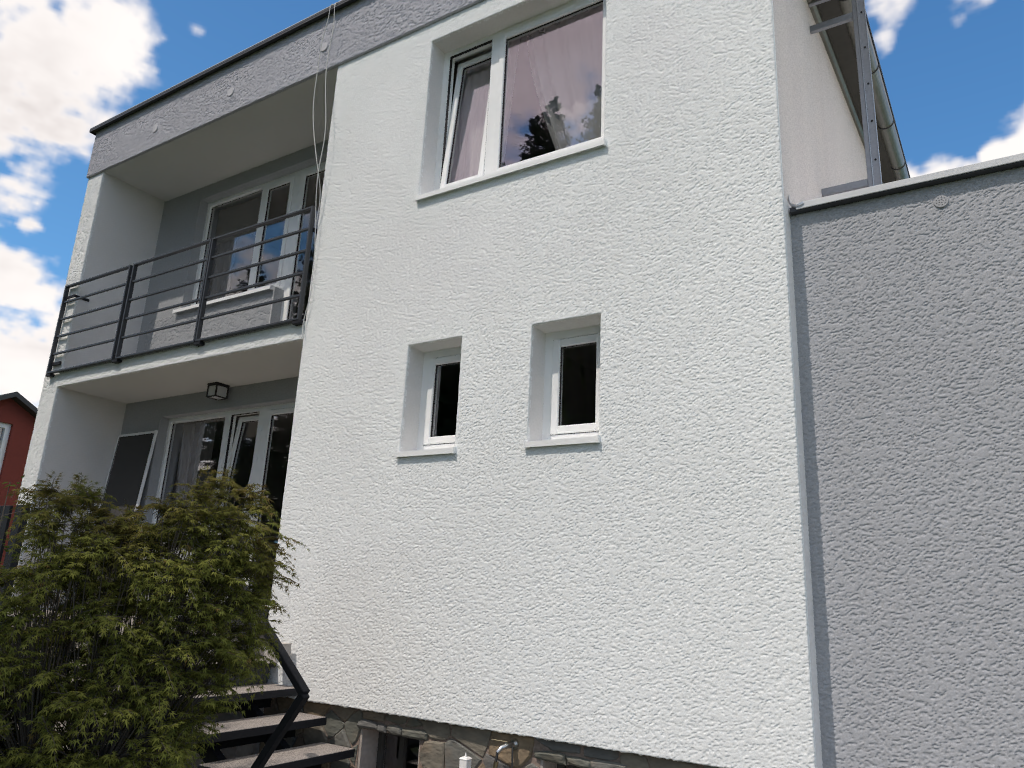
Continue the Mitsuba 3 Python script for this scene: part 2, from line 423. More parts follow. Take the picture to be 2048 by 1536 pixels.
def window(key, op, yf, panes, sill=None, glass='pane_glass', label=None, reveal=True, y_out=0.0, reveal_mat='white_reveal', sides=(True, True), fb=None):
    """op: the opening (x0, x1, z0, z1); yf: the front of the frame. panes: [(x0, x1, z0, z1, kind)], kind fixed, sash, or tilt."""
    x0, x1, z0, z1 = op
    if key in scene or any(k.startswith(key + '__') for k in scene):
        n = 1
        while any(k.startswith(f'{key}_{n:03d}__') for k in scene):
            n += 1
        key = f'{key}_{n:03d}'
    if label:
        tag(key, label)
    fz0 = z0 if fb is None else fb
    fr = [mbox(x0 - (.01 if sides[0] else -.001), x1 + (.01 if sides[1] else -.001), yf, yf + .07, fz0, z1 + .01)]
    m = fr[0]
    for a, b, c, d, kind in panes:
        m = m - mbox(a, b, yf - 1, yf + 1, c, d)
    fm = tri(m)
    put(key + '__frame', fm, 'white_frame')
    if reveal:
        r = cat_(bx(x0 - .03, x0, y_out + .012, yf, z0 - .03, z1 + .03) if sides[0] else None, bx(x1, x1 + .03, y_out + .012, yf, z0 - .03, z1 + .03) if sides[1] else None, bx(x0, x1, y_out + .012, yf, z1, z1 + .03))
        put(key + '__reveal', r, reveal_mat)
    for a, b, c, d, kind in panes:
        if kind == 'fixed':
            put(key + '__glazing_bead', cat_(frame_xz(a, b, c, d, .012, yf + .012, yf + .03, .003)), 'white_frame')
            put(key + '__seal', frame_xz(a + .012, b - .012, c + .012, d - .012, .004, yf + .022, yf + .034, .0), 'seal_black')
            put(key + '__pane', bx(a + .004, b - .004, yf + .030, yf + .0305, c + .004, d - .004), glass)
        else:
            w = .058
            s = frame_xz(a + .004, b - .004, c + .004, d - .004, w, yf - .012, yf + .05, .006)
            bead = frame_xz(a + .004 + w, b - .004 - w, c + .004 + w, d - .004 - w, .004, yf + .004, yf + .02, 0)
            p = trimesh.creation.box(bounds=[[a + w, yf + .016, c + w], [b - w, yf + .0165, d - w]])
            gap = frame_xz(a - .001, b + .001, c - .001, d + .001, .006, yf + .004, yf + .03, 0)
            ms = [s, bead, p]
            if kind == 'tilt':
                R = trimesh.transformations.rotation_matrix(-math.radians(5.2), [1, 0, 0], [0, yf + .03, c])
                for mm in ms:
                    mm.apply_transform(R)
            put(key + '__sash', ms[0], 'white_frame')
            put(key + '__seal', cat_(ms[1], gap), 'seal_black')
            put(key + '__pane', ms[2], glass)
    if sill:
        sx0, sx1, sy, sz, sback = sill
        top = sback
        prof = [(sy, sz), (sy + .004, sz), (sy + .004, sz + .036), (yf + .005, top - .004), (yf + .005, top), (sy, sz + .040)]
        s = tri(m3.CrossSection([[(p_[0], p_[1]) for p_ in prof]]).extrude(sx1 - sx0).rotate([90, 0, 90]).translate([sx0, 0, 0]))
        ends = []
        for ex in (sx0 - .004, sx1 - .008):
            pr = [(sy - .003, sz - .002), (sy + .05, sz + .004), (.02 + y_out, sz + .03), (yf + .0, top - .01), (yf + .0, top + .016), (.02 + y_out, sz + .052), (sy - .003, sz + .046)]
            ends.append(tri(m3.CrossSection([pr]).extrude(.012).rotate([90, 0, 90]).translate([ex, 0, 0])))
        put(key + '__sill', cat_(s, *ends), 'white_metal')
    return key


# main block windows
k1 = window('house__window', W1, .19, [(1.245, 1.703, 4.86, 6.235, 'tilt'), (1.785, 2.825, 4.86, 6.235, 'sash')], sill=(1.178, 2.895, -.036, 4.690, 4.80), glass='coated_glass', fb=4.79,
            label='wide two part window with sheer curtains, left sash tilted open')
k2 = window('house__window', W2, .20, [(1.278, 1.672, 2.672, 3.377, 'sash')], sill=(1.205, 1.745, -.030, 2.546, 2.60), fb=2.59, label='smaller left one of the two little windows')
k3 = window('house__window', W3, .20, [(2.402, 2.812, 2.672, 3.372, 'sash')], sill=(2.330, 2.880, -.030, 2.549, 2.605), fb=2.59, label='larger right one of the two little windows')
put(k2 + '__drain_cap', cat_(bx(1.47, 1.50, .194, .2, 2.625, 2.633), bx(1.60, 1.64, .194, .2, 2.625, 2.635)), 'seal_black')
put(k3 + '__drain_cap', cat_(bx(2.58, 2.62, .194, .2, 2.625, 2.633), bx(2.70, 2.74, .194, .2, 2.625, 2.635)), 'white_metal')
# loggia windows and doors
ku = window('house__balcony_window', (UW[0], -1.545, UW[2], UW[3]), .97, [(-3.20, -2.19, 4.83, 6.25, 'fixed'), (-2.13, -1.62, 4.83, 6.25, 'sash')], sill=(-3.33, -1.57, D - .055, 4.735, 4.79), y_out=D, reveal_mat='grey_paint', fb=4.78, sides=(True, False),
            label='upper loggia window with dark panes and white sill')
kd = window('house__balcony_door', (-1.545, UD[1], UD[2], UW[3]), .97, [(-1.49, -.68, 3.99, 6.25, 'sash')], y_out=D, reveal_mat='grey_paint', sides=(False, True), label='white framed balcony door beside the upper loggia window')
kl = window('house__terrace_window', (LW[0], -1.60, LW[2], LW[3]), .97, [(-3.25, -2.24, 2.16, 3.385, 'fixed'), (-2.14, -1.67, 2.16, 3.385, 'tilt')], sill=(-3.33, -1.62, D - .04, 2.05, 2.10), y_out=D, reveal_mat='grey_paint', sides=(True, False),
            label='lower loggia window with large fixed pane and tilted sash')
ke = window('house__terrace_door', (-1.60, LD[1], LD[2], LW[3]), .97, [(-1.53, -.68, 1.32, 3.385, 'sash')], y_out=D, reveal_mat='grey_paint', sides=(False, True), label='white framed terrace door beside the bush')
put(ke + '__handle', cat_(bx(-1.585, -1.570, .955, .97, 2.38, 2.50, .003)), 'seal_black')
put('house__balcony_parapet_end', bx(-1.556, -1.548, D - .012, .965, ZBAL + .05, 4.76), 'white_reveal')


def curtain(key, x0, x1, z0, z1, y, mat_, label, cat, shape=None, folds=9, depth=.03, group=None):
    nu, nv = 90, 40
    u = np.linspace(0, 1, nu); v = np.linspace(0, 1, nv)
    U, V = np.meshgrid(u, v, indexing='ij')
    a, b = (shape(V) if shape else (np.full_like(V, x0), np.full_like(V, x1)))
    X = a + (b - a) * U
    Z = z0 + (z1 - z0) * V
    Y = y + depth * np.sin(U * folds * 2 * np.pi + 1.3 * np.sin(U * 11)) * (.55 + .45 * np.sin(U * 5 + 2))
    P = np.stack([X, Y, Z], -1).reshape(-1, 3)
    idx = np.arange(nu * nv).reshape(nu, nv)
    q = np.stack([idx[:-1, :-1], idx[1:, :-1], idx[1:, 1:], idx[:-1, 1:]], -1).reshape(-1, 4)
    return put(key, trimesh.Trimesh(P, np.vstack([q[:, :3], q[:, [0, 2, 3]]]), process=False), mat_, True, label, cat, group)


curtain('sheer_curtain_panel', 1.95, 2.95, 4.82, 6.40, .46, 'sheer_curtain', 'sheer white curtain swept open to the right inside the wide window', 'curtain',
        shape=lambda V: (1.88 + .46 * (1 - V) ** 1.4, 2.98 + 0 * V), folds=8, depth=.055)
curtain('sheer_curtain_panel', 1.2, 1.92, 4.82, 6.40, .42, 'sheer_curtain', 'sheer white curtain gathered behind the tilted sash of the wide window', 'curtain',
        shape=lambda V: (1.15 + 0 * V, 1.86 - .13 * (1 - V)), folds=9)
for i, (a, b) in enumerate(((-3.22, -2.97), (-2.9, -2.58))):
    curtain('window_drape', a, b, 2.12, 3.40, 1.13, 'blind_fabric', ['grey drape at the left edge of the lower loggia window', 'grey drape in the middle of the big lower loggia pane'][i], 'curtain', folds=4, depth=.015)
put('roller_blind', bx(-3.19, -2.2, 1.10, 1.103, 5.75, 6.24), 'blind_fabric', label='dark roller blind behind the top of the upper loggia window', cat='blind')
curtain('window_drape', -3.15, -2.75, 4.84, 5.8, 1.14, 'blind_fabric', 'grey drape at the left of the upper loggia window', 'curtain', folds=4, depth=.02)

# stone plinth
put('house__plinth', holed(XL + .004, XR - .02, .075, .33, 0, ZB + .004, [(1.013, 1.554, .2, .642), (2.476, 3.02, .2, .648)]), 'mortar', label='crazy stone plinth below the white wall')
pr = np.random.default_rng(8)
pts = []
for _ in range(4000):
    q = pr.uniform([0, 0], [XR, ZB])
    if all(np.hypot((q[0] - p[0]) * .72, q[1] - p[1]) > (.10 + .09 * meshkit.noise(np.array([[q[0] * 3, q[1] * 3, .5]]), 2)[0]) for p in pts):
        pts.append(q)
cells = voronoi_diagram(MultiPoint(pts), envelope=sbox(-.5, -.5, XR + .5, ZB + .5))
hole_a, hole_b = sbox(1.013, .2, 1.554, .642), sbox(2.476, .2, 3.02, .648)
lintels = [sbox(a, .648, b, .70) for a, b in ((1.0, 1.18), (1.185, 1.26), (1.265, 1.40), (1.405, 1.62), (2.44, 2.66), (2.665, 2.82), (2.825, 3.05))]
lint = unary_union(lintels).buffer(.006)


def stone_mesh(poly, y, th):
    c = min(.012, th * .5)
    inner = poly.buffer(-c)
    if inner.is_empty or inner.geom_type != 'Polygon' or inner.area < .0006:
        return None
    co = np.array(poly.exterior.coords)[:-1]
    ci = np.array(inner.exterior.coords)[:-1]
    tilt = pr.uniform(-.05, .05, 2)
    cx, cz = co.mean(0)
    P = [(x, y - (th - c), z) for x, z in co] + [(x, y + .02, z) for x, z in co] + [(x, y - th + (x - cx) * tilt[0] + (z - cz) * tilt[1] + pr.uniform(-.003, .003), z) for x, z in ci]
    return trimesh.convex.convex_hull(np.array(P))


def rough_poly(p):
    p = p.simplify(.004).segmentize(.05)
    co = np.array(p.exterior.coords)[:-1]
    co = co + pr.uniform(-.011, .011, co.shape)
    q = Polygon(co)
    return q.convex_hull if q.is_valid else p.convex_hull


for cc in cells.geoms:
    p = cc.intersection(sbox(.005, .30, XR - .025, ZB - .004)).difference(unary_union([hole_a.buffer(.004), hole_b.buffer(.004), lint]))
    for piece in getattr(p, 'geoms', [p]):
        if piece.geom_type != 'Polygon' or piece.area < .003:
            continue
        piece = piece.buffer(-.009)
        if piece.is_empty or piece.geom_type != 'Polygon':
            continue
        if piece.area / piece.convex_hull.area < .8:
            continue
        m = stone_mesh(rough_poly(piece.convex_hull), .075, pr.uniform(.008, .022))
        if m is not None:
            put('house__plinth__stone', m, f'stone_{pr.integers(0, 6)}', 20)
for p in lintels:
    m = stone_mesh(rough_poly(p.buffer(-.002)), .075, pr.uniform(.02, .03))
    if m is not None:
        put('house__plinth__stone', m, f'stone_{[0, 2, 5][pr.integers(0, 3)]}', 20)
for i, (a, b, c) in enumerate(((1.013, 1.554, .642), (2.476, 3.02, .648))):
    k = f'house__cellar_window' + (f'_{i:03d}' if i else '')
    tag(k, ['dark cellar window in the stone plinth beside the stairs', 'dark cellar window in the stone plinth right of the garden tap'][i])
    put(k + '__reveal', cat_(bx(a - .02, a + .02, .08, .34, .2, c), bx(b - .01, b, .08, .34, .2, c), bx(a, b, .2, .34, c - .01, c)), 'concrete')
    put(k + '__frame', cat_(frame_xz(a + .02, b - .01, .2, c - .01, .04, .25, .29, .004), bx(a + .22, a + .26, .25, .29, .2, c - .02)), 'room_dark')
    put(k + '__pane', bx(a + .03, b - .02, .275, .2755, .21, c - .02), 'pane_glass')
put('house__cellar_room', cat_(bx(.2, XR - .2, 1.2, 1.25, 0, .9), bx(.2, XR - .2, .34, 1.2, .84, .88)), 'room_dark')

# round plastic caps on the band and the annex
def cap(x, y, z, r, th=.006, holes=False):
    m = m3.Manifold.cylinder(th, r, r * .93, 40).rotate([90, 0, 0]).translate([x, y, z])
    if holes:
        for rr, n in ((r * .28, 5), (r * .62, 9)):
            for k in range(n):
                t = 2 * math.pi * k / n
                m = m - m3.Manifold.cylinder(th * 2, .0035, .0035, 8).rotate([90, 0, 0]).translate([x + rr * math.cos(t), y - th * .5, z + rr * math.sin(t)])
    return tri(m)


for i, (x, z) in enumerate(((-3.004, 6.737), (-1.626, 6.749), (-.197, 6.759))):
    put('house__round_cap', cap(x, -.028, z, .052, .008), 'cap_white')

# eave along the side wall, rising towards the back
def sloped(y):
    return 6.335 + .17 * y


def along(prof, y0, y1, mat_, key, smooth=False, label=None):
    """A profile (x, dz above the eave line) drawn along the sloping eave."""
    n = len(prof)
    P = np.array([[x, y, sloped(y) + dz] for y in (y0, y1) for x, dz in prof])
    f = [[i, (i + 1) % n, n + (i + 1) % n] for i in range(n)] + [[i, n + (i + 1) % n, n + i] for i in range(n)]
    hull2 = trimesh.Trimesh(P, f, process=False)
    put(key, hull2, mat_, smooth, label)


along([(XR - .006, -.03), (XR + .022, -.03), (XR + .045, -.012), (XR + .052, .029), (XR - .006, .029)], .34, 11.5, 'aged_zinc', 'house__eave_flashing')
along([(XR - .05, .03), (XR + .26, .03), (XR + .26, .20), (XR - .05, .20)], .3, 11.5, 'soffit_board', 'house__eave_soffit')
ang = np.linspace(math.pi, 2 * math.pi, 13)
r_ = .085
outer = [(XR + .285 + r_ * math.cos(t), .065 + r_ * math.sin(t)) for t in ang]
inner = [(XR + .285 + (r_ - .006) * math.cos(t), .065 + (r_ - .006) * math.sin(t)) for t in ang[::-1]]
along(outer + inner, .3, 11.6, 'aged_zinc', 'house__gutter', 35, 'half round metal gutter along the sloping side eave')
along([(XR + .24, .16), (XR + .378, .075), (XR + .384, .085), (XR + .24, .22)], .28, 11.65, 'roof_edge_metal', 'house__verge_trim')
for y in np.arange(1.6, 11.5, 1.45):
    t = np.linspace(math.pi * .98, 2.02 * math.pi, 12)
    put('house__gutter__bracket', tube([(XR + .285 + (r_ + .003) * math.cos(a), y, sloped(y) + .065 + (r_ + .003) * math.sin(a)) for a in t], .007, 6), 'roof_edge_metal', 40)

# ------------------------------------------------------------------ annex on the right
YA, ZA = .183, 3.950
tag('annex', 'low grey rendered flat roofed annex joined to the right of the white house', 'building')
put('annex__front_wall', rough_sheet(XR - .02, 5.75, .55, ZA, [], front(YA), .0066, .0048, 17, amp=.0037), 'grey_render', True)
put('annex__wall_core', cat_(bx(XR + .003, 8.6, YA + .016, 9, 0, ZA - .005), bx(5.75, 8.6, YA + .002, YA + .015, 0, ZA - .004), bx(XR + .003, 5.7495, YA + .002, YA + .015, 0, .55)), 'grey_paint')
put('annex__coping', cat_(bx(XR + .05, 8.7, YA - .048, YA + .32, ZA + .026, ZA + .034, .002), bx(XR + .045, 8.7, YA - .056, YA - .048, ZA - .003, ZA + .041, .003)), 'coping_metal', label='thin bright metal coping on the annex roof edge')
put('annex__coping_drip', bx(XR + .006, 8.7, YA - .046, YA + .3, ZA - .011, ZA + .025, .003), 'roof_edge_metal')
corner = curve([(XR + .004, YA - .02, ZA + .12), (XR + .010, YA - .035, ZA + .065), (XR + .03, YA - .048, ZA + .03), (XR + .09, YA - .052, ZA + .034)], 10)
put('annex__coping_upstand', tube(corner, np.linspace(.006, .014, 10), 6), 'zinc', 40)
put('annex__roof', bx(XR + .003, 8.6, YA + .3, 9, ZA - .004, ZA + .030), 'zinc_roof')
put('annex__vent_cap', cap(4.885, YA - .001, 3.83, .038, .008, True), 'cap_grey', label='round perforated plastic cap on the grey annex wall')

# steel rail pair with brackets on the annex roof, beside the side wall
tag('roof_ladder', 'grey steel ladder rails on wall brackets above the annex roof', 'ladder')
put('roof_ladder__rail', bx(4.405, 4.441, 1.45, 1.50, ZA + .03, 9.2, .004), 'galvanised')
put('roof_ladder__rail', cat_(bx(4.447, 4.497, 1.452, 1.457, ZA + .03, 9.2), bx(4.447, 4.452, 1.4575, 1.50, ZA + .03, 9.2), bx(4.492, 4.497, 1.4575, 1.50, ZA + .03, 9.2)), 'galvanised')
put('roof_ladder__edge_strip', cat_(bx(4.4415, 4.4465, 1.440, 1.452, ZA + .03, 9.2), bx(4.4975, 4.502, 1.440, 1.452, ZA + .03, 9.2)), 'zinc')
for z in (4.757, 6.295, 6.57, 7.9):
    put('roof_ladder__bracket', bx(XR - .003, 4.404, 1.452, 1.490, z - .030, z + .030, .003), 'galvanised')
for z in np.arange(4.25, 9, .34):
    put('roof_ladder__bolt', tri(m3.Manifold.cylinder(.008, .009, .007, 8).rotate([90, 0, 0]).translate([4.472, 1.4525, z])), 'seal_black')

# ------------------------------------------------------------------ balcony railing
YR0, YR1 = -.060, -.014
tag('balcony_railing', 'anthracite flat bar railing in three framed panels in front of the upper balcony', 'railing')
RX = [(-4.255, -2.905), (-2.845, -1.488), (-1.474, -.030)]
RZ0, RZ1 = 3.832, 4.945
for i, (a, b) in enumerate(RX):
    k = 'balcony_railing__panel' + (f'_{i:03d}' if i else '')
    put(k + '__frame', cat_(bx(a, a + .019, YR0, YR1, RZ0, RZ1, .002), bx(b - .019, b, YR0, YR1, RZ0, RZ1, .002), bx(a + .019, b - .019, YR0 + .0012, YR1 - .0012, RZ1 - .0205, RZ1 - .0012, .002),
                            bx(a + .019, b - .019, YR0 + .0012, YR1 - .0012, RZ0 + .0012, RZ0 + .0205, .002)), 'anthracite')
    for j in range(1, 5):
        z = RZ0 + .022 + (RZ1 - RZ0 - .02) * j / 5.0
        put(k + '__bar', bx(a + .010, b - .010, -.048, -.024, z - .013, z + .013, .004), 'anthracite', 30)
for x in (-2.875, -1.481):
    w = .03 if x < -2 else .006
    put('balcony_railing__joint_bolt', cat_(*[bx(x - w, x + w, -.044, -.028, z - .010, z + .010, .003) for z in (RZ0 + .06, RZ1 - .14)]), 'anthracite')
for x in (-4.22, -2.86, -1.45, -.06):
    put('balcony_railing__slab_bracket', cat_(bx(x - .05, x + .05, -.055, .03, RZ0 - .032, RZ0 - .001, .003)), 'black_steel')
put('balcony_railing__wall_arm', cat_(bx(-4.238, -4.046, -.034, -.022, 4.772, 4.806, .002), bx(-4.060, -4.048, -.022, .15, 4.773, 4.805, .002)), 'black_steel')
put('balcony_railing__wall_arm', bx(-4.235, -4.05, -.034, -.012, 3.93, 3.97, .002), 'black_steel')
put('balcony_railing__wall_arm', cat_(bx(-.029, -.012, -.013, .06, 4.70, 4.73, .002), bx(-.03, -.012, -.02, .07, 4.695, 4.735, .002)), 'black_steel')
put('balcony_railing__wall_arm', cat_(bx(-.10, -.012, -.013, .07, 3.86, 3.89, .002), bx(-.03, -.012, -.0, .07, 3.83, 3.93, .002)), 'black_steel')

# hanging white cable, a loop from the roof edge
ca = curve([(-.108, .05, 7.198), (-.10, -.097, 7.16), (-.105, -.1, 7.05), (-.142, -.1, 6.837), (-.163, -.1, 6.444), (-.161, -.1, 6.086), (-.123, -.1, 5.819), (-.042, -.1, 5.503), (.02, -.09, 5.265), (.035, -.05, 5.08), (.018, -.03, 4.82), (-.004, -.02, 4.74)], 70)
cb = curve([(-.05, .05, 7.198), (-.03, -.097, 7.16), (-.02, -.1, 6.95), (-.019, -.1, 6.786), (-.039, -.1, 6.528), (-.019, -.1, 6.186), (.043, -.1, 5.813), (.057, -.1, 5.52), (.036, -.1, 5.285), (.03, -.09, 5.09), (.03, -.055, 4.77), (.040, -.045, 4.63), (.043, -.03, 4.455),
            (.055, -.03, 4.172), (.051, -.03, 4.011), (.031, -.03, 3.925), (.015, -.03, 3.834), (.013, -.03, 3.736), (.036, -.03, 3.678)], 110)
put('hanging_cable', cat_(tube(ca, .0042, 6), tube(cb, .0042, 6)), 'cable_white', 40, 'thin white cable hanging in a loose loop from the roof edge beside the loggia', 'cable')
put('junction_plate', bx(-.03, -.013, .10, .16, 4.36, 4.48, .003), 'white_plastic', label='small white plate on the loggia side wall behind the railing', cat='plate')

# lamp under the balcony
lx, ly, lz = -2.09, .715, ZSL
tag('porch_lamp', 'small black framed cube lamp with milky panes under the balcony slab', 'lamp')
hs = .072
fr = [bx(lx - hs - .012, lx + hs + .012, ly - hs - .012, ly + hs + .012, lz - .02, lz - .001, .003)]
for sx in (-1, 1):
    for sy in (-1, 1):
        fr.append(bx(lx + sx * hs - .008, lx + sx * hs + .008, ly + sy * hs - .008, ly + sy * hs + .008, lz - .155, lz - .018, .002))
for z in (lz - .158, lz - .032):
    for s_ in (-1, 1):
        fr.append(bx(lx - hs + .007, lx + hs - .007, ly + s_ * hs - .007, ly + s_ * hs + .007, z, z + .014, .002))
        fr.append(bx(lx + s_ * hs - .007, lx + s_ * hs + .007, ly - hs + .007, ly + hs - .007, z + .0005, z + .0135, .002))
put('porch_lamp__frame', cat_(*fr), 'seal_black')
put('porch_lamp__shade', bx(lx - hs + .002, lx + hs - .002, ly - hs + .002, ly + hs - .002, lz - .150, lz - .021, .004), 'milk_glass')

# screen panel leaning in the lower loggia
tag('leaning_screen', 'white framed dark screen panel leaning against the lower loggia wall', 'screen')
R = trimesh.transformations.rotation_matrix(-math.radians(4.6), [1, 0, 0], [0, D - .01, 3.262])
a = frame_xz(-4.045, -3.268, ZFLOOR + .004, 3.262, .034, D - .034, D - .010, .003)
b = bx(-4.02, -3.29, D - .024, D - .020, ZFLOOR + .03, 3.235)
c = frame_xz(-4.012, -3.301, ZFLOOR + .037, 3.229, .005, D - .037, D - .030, 0)
for m in (a, b, c):
    m.apply_transform(R)
put('leaning_screen__frame', a, 'white_frame')
put('leaning_screen__panel', b, 'screen_mesh')
put('leaning_screen__gasket', c, 'seal_black')

# ------------------------------------------------------------------ stairs with handrail
tag('staircase', 'open staircase of granite treads on a black steel frame along the house wall', 'stairs')
TY0, TY1 = -1.02, -.012
RUN, RISE = .296, .1675
for i in range(0, 5):                      # treads from the top down
    xf = .170 + RUN * i
    z = 1.030 - RISE * i
    k = 'staircase__tread' + (f'_{i:03d}' if i else '')
    put(k, bx(xf - .318, xf - .002, TY0 + .004, TY1 - .002, z - .034, z, .003), 'granite')
    put(k + '__riser', bx(xf - .300, xf - .294, TY0 + .004, TY1 - .002, z - RISE + .001, z - .0355), 'riser_black')
    put(k + '__frame', cat_(bx(xf - .0015, xf + .006, TY0, TY1, z - .052, z - .002, .002), bx(xf - .322, xf - .0015, TY1 - .0015, TY1 + .005, z - .052, z - .002, .002), bx(xf - .322, xf - .0015, TY0 - .004, TY0 + .0035, z - .052, z - .002, .002),
                            bx(xf - .322, xf - .316, TY0 + .004, TY1 - .002, z - .0515, z - .0345, .001)), 'black_steel')


def beam(p, q, w, h, key, m_='black_steel'):
    """A box bar from p to q lying in an xz plane: w across (y), h high."""
    p, q = np.array(p, float), np.array(q, float)
    L = np.linalg.norm(q - p)
    m = bx(0, L, -w / 2, w / 2, -h / 2, h / 2, .004)
    m.apply_transform(trimesh.transformations.rotation_matrix(-math.atan2(q[2] - p[2], q[0] - p[0]), [0, 1, 0]))
    m.apply_translation(p)
    return m


ys = -.78
put('staircase__stringer', beam((-.20, ys, .945), (1.50, ys, -.03), .06, .10, 's'), 'black_steel')
put('staircase__stringer', beam((-.20, -.25, .945), (1.50, -.25, -.03), .06, .10, 's'), 'black_steel')
yh = -1.075
bend = (1.628, yh, 1.018)
put('staircase__handrail', cat_(beam((.70, yh, 1.796), bend, .055, .042, 'h')), 'black_steel')
put('staircase__rail_post', cat_(beam(bend, (1.06, yh, .26), .050, .045, 'p')), 'black_steel')

# planters on the steps
def trough(x0, x1, y0, y1, z0, z1, flare=.014):
    w = .008
    o = m3.Manifold.hull_points([(x, y, z) for z, f in ((z0, -flare), (z1, 0)) for x in (x0 - f, x1 + f) for y in (y0 - f, y1 + f)])
    rim = mbox(x0 - .006, x1 + .006, y0 - .006, y1 + .006, z1 - .022, z1 + .001)
    i_ = m3.Manifold.hull_points([(x, y, z) for z, f in ((z0 + w, -flare), (z1 + .01, 0)) for x in (x0 - f + w, x1 + f - w) for y in (y0 - f + w, y1 + f - w)])
    return tri((o + rim) - i_)


tag('planter_trough', 'long dark plastic planter trough on the step behind the handrail', 'planter')
put('planter_trough__trough', trough(-.02, .138, -.62, -.02, .862, 1.012), 'dark_plastic')
put('planter_trough__soil', bx(-.008, .126, -.61, -.03, .90, .985), 'bark')
tag('flower_pot', 'square dark plastic pot with small plant on the landing beside the white wall', 'flower pot')
put('flower_pot__pot', trough(-.31, -.03, -.16, .12, 1.20, 1.395, .03), 'dark_plastic')
put('flower_pot__inner_pot', tri(m3.Manifold.cylinder(.05, .10, .115, 32).translate([-.17, -.02, 1.365])), 'terracotta')
bs = tri(m3.Manifold.hull_points([(x, y, z) for x in (.225, .352) for y in (-.175, -.045) for z in (1.034, 1.165)]))
bs = bs.subdivide().subdivide().subdivide()
v_ = bs.vertices
bs.vertices = v_ + (meshkit.fbm(v_ * 14, 3, 4)[:, None] - .5) * np.array([.02, .02, .035])
put('stone_block', bs, 'beige_stoneware', 30, 'rough beige stone block with crumbled top on the step by the wall', 'block')

# tap, garden post
tag('garden_tap', 'metal garden tap with lever and hose on the stone plinth', 'tap')
tx, tz = 2.296, .712
put('garden_tap__body', cat_(tri(m3.Manifold.cylinder(.012, .030, .028, 24).rotate([90, 0, 0]).translate([tx + .012, .052, tz])), tube([(tx + .012, .05, tz), (tx + .005, -.03, tz), (tx - .012, -.06, tz - .008), (tx - .03, -.075, tz - .035)], [.017, .016, .014, .012], 12),
                           tube([(tx, -.03, tz), (tx, -.03, tz + .022)], .009, 10)), 'chrome', 40)
put('garden_tap__lever', cat_(bx(tx - .105, tx + .012, -.037, -.024, tz + .018, tz + .026, .002)), 'brass')
put('garden_tap__hose', tube(curve([(tx - .03, -.075, tz - .033), (tx - .035, -.078, tz - .07), (tx - .045, -.08, tz - .15), (tx - .05, -.09, .3), (tx - .02, -.12, .03)], 24), .0085, 8), 'rubber', 40)
put('garden_tap__coupling', tube([(tx - .034, -.078, tz - .085), (tx - .043, -.08, tz - .14)], [.015, .013], 12), 'brass', 40)
put('garden_tap__chain', tube(curve([(tx + .028, -.0, tz), (tx + .034, -.006, tz - .08), (tx + .048, -.002, tz - .25)], 12), .006, 6), 'rubber', 40)
gp = [bx(1.966, 2.022, -.045, .011, .05, .596, .004), trimesh.convex.convex_hull(np.array([(x, y, .5965) for x in (1.963, 2.025) for y in (-.048, .014)] + [(x, y, .606) for x in (1.972, 2.016) for y in (-.039, .005)])), tri(m3.Manifold.cylinder(.026, .008, .002, 12).translate([1.994, -.017, .605])), bx(1.94, 2.05, -.07, .035, .02, .05, .004)]
put('garden_post', cat_(*gp), 'white_plastic', False, 'small square white post with a pointed knob in front of the stone plinth', 'post')

# ------------------------------------------------------------------ fence at the left, neighbour's house
tag('black_fence', 'black board fence at the left end of the terrace, half hidden by the bush', 'fence')
for i in range(16):
    x = -2.03 - i * .152
    put('black_fence__board', bx(x - .147, x, -1.125, -1.10, 1.25, 2.125, .003), 'black_steel')
    put('black_fence__board', bx(x + .12, x + .267, -1.125, -1.10, .12, 1.20, .003), 'black_steel')
put('black_fence__post', bx(-1.925, -1.805, -1.13, -1.07, 1.205, 2.125, .004), 'black_steel')
put('black_fence__post', bx(-4.50, -4.44, -1.13, -1.07, 0, 2.125, .004), 'black_steel')
put('black_fence__rail', bx(-4.40, -1.76, -1.099, -1.07, 1.203, 1.246, .003), 'black_steel')

tag('neighbour_house', 'red rendered gabled house with dark roof in the distance at the left', 'house')
HX, RY, RZ, SL = -16.0, 4.585, 5.98, .56
prof = [(RY - 3.2, 0), (RY + 3.2, 0), (RY + 3.2, RZ - .12 - 3.2 * SL), (RY, RZ - .12), (RY - 3.2, RZ - .12 - 3.2 * SL)]
body = m3.CrossSection([prof]).extrude(8).rotate([90, 0, 90]).translate([HX - 8, 0, 0]) - mbox(HX - .25, HX + 1, 3.78, 4.80, 3.6, 5.20)
put('neighbour_house__wall', tri(body), 'red_render')
for s_ in (-1, 1):
    pr_ = [(RY, RZ), (RY + s_ * 3.5, RZ - 3.5 * SL), (RY + s_ * 3.5, RZ - .13 - 3.5 * SL), (RY, RZ - .13)]
    if s_ > 0:
        pr_ = pr_[::-1]
    put('neighbour_house__roof', tri(m3.CrossSection([pr_]).extrude(8.5).rotate([90, 0, 90]).translate([HX - 8.2, 0, 0])), 'neighbour_roof')
put('neighbour_house__window__frame', cat_(tri(mbox(HX - .22, HX - .10, 3.78, 4.80, 3.6, 5.2) - mbox(HX - 1, HX + 1, 3.90, 4.25, 3.72, 5.08) - mbox(HX - 1, HX + 1, 4.33, 4.68, 3.72, 5.08))), 'white_frame')
put('neighbour_house__window__pane', bx(HX - .18, HX - .175, 3.85, 4.75, 3.66, 5.15), 'pane_glass')
put('neighbour_house__window__blind', bx(HX - .24, HX - .235, 3.80, 4.78, 3.62, 5.18), 'room_dark')

# ------------------------------------------------------------------ plants


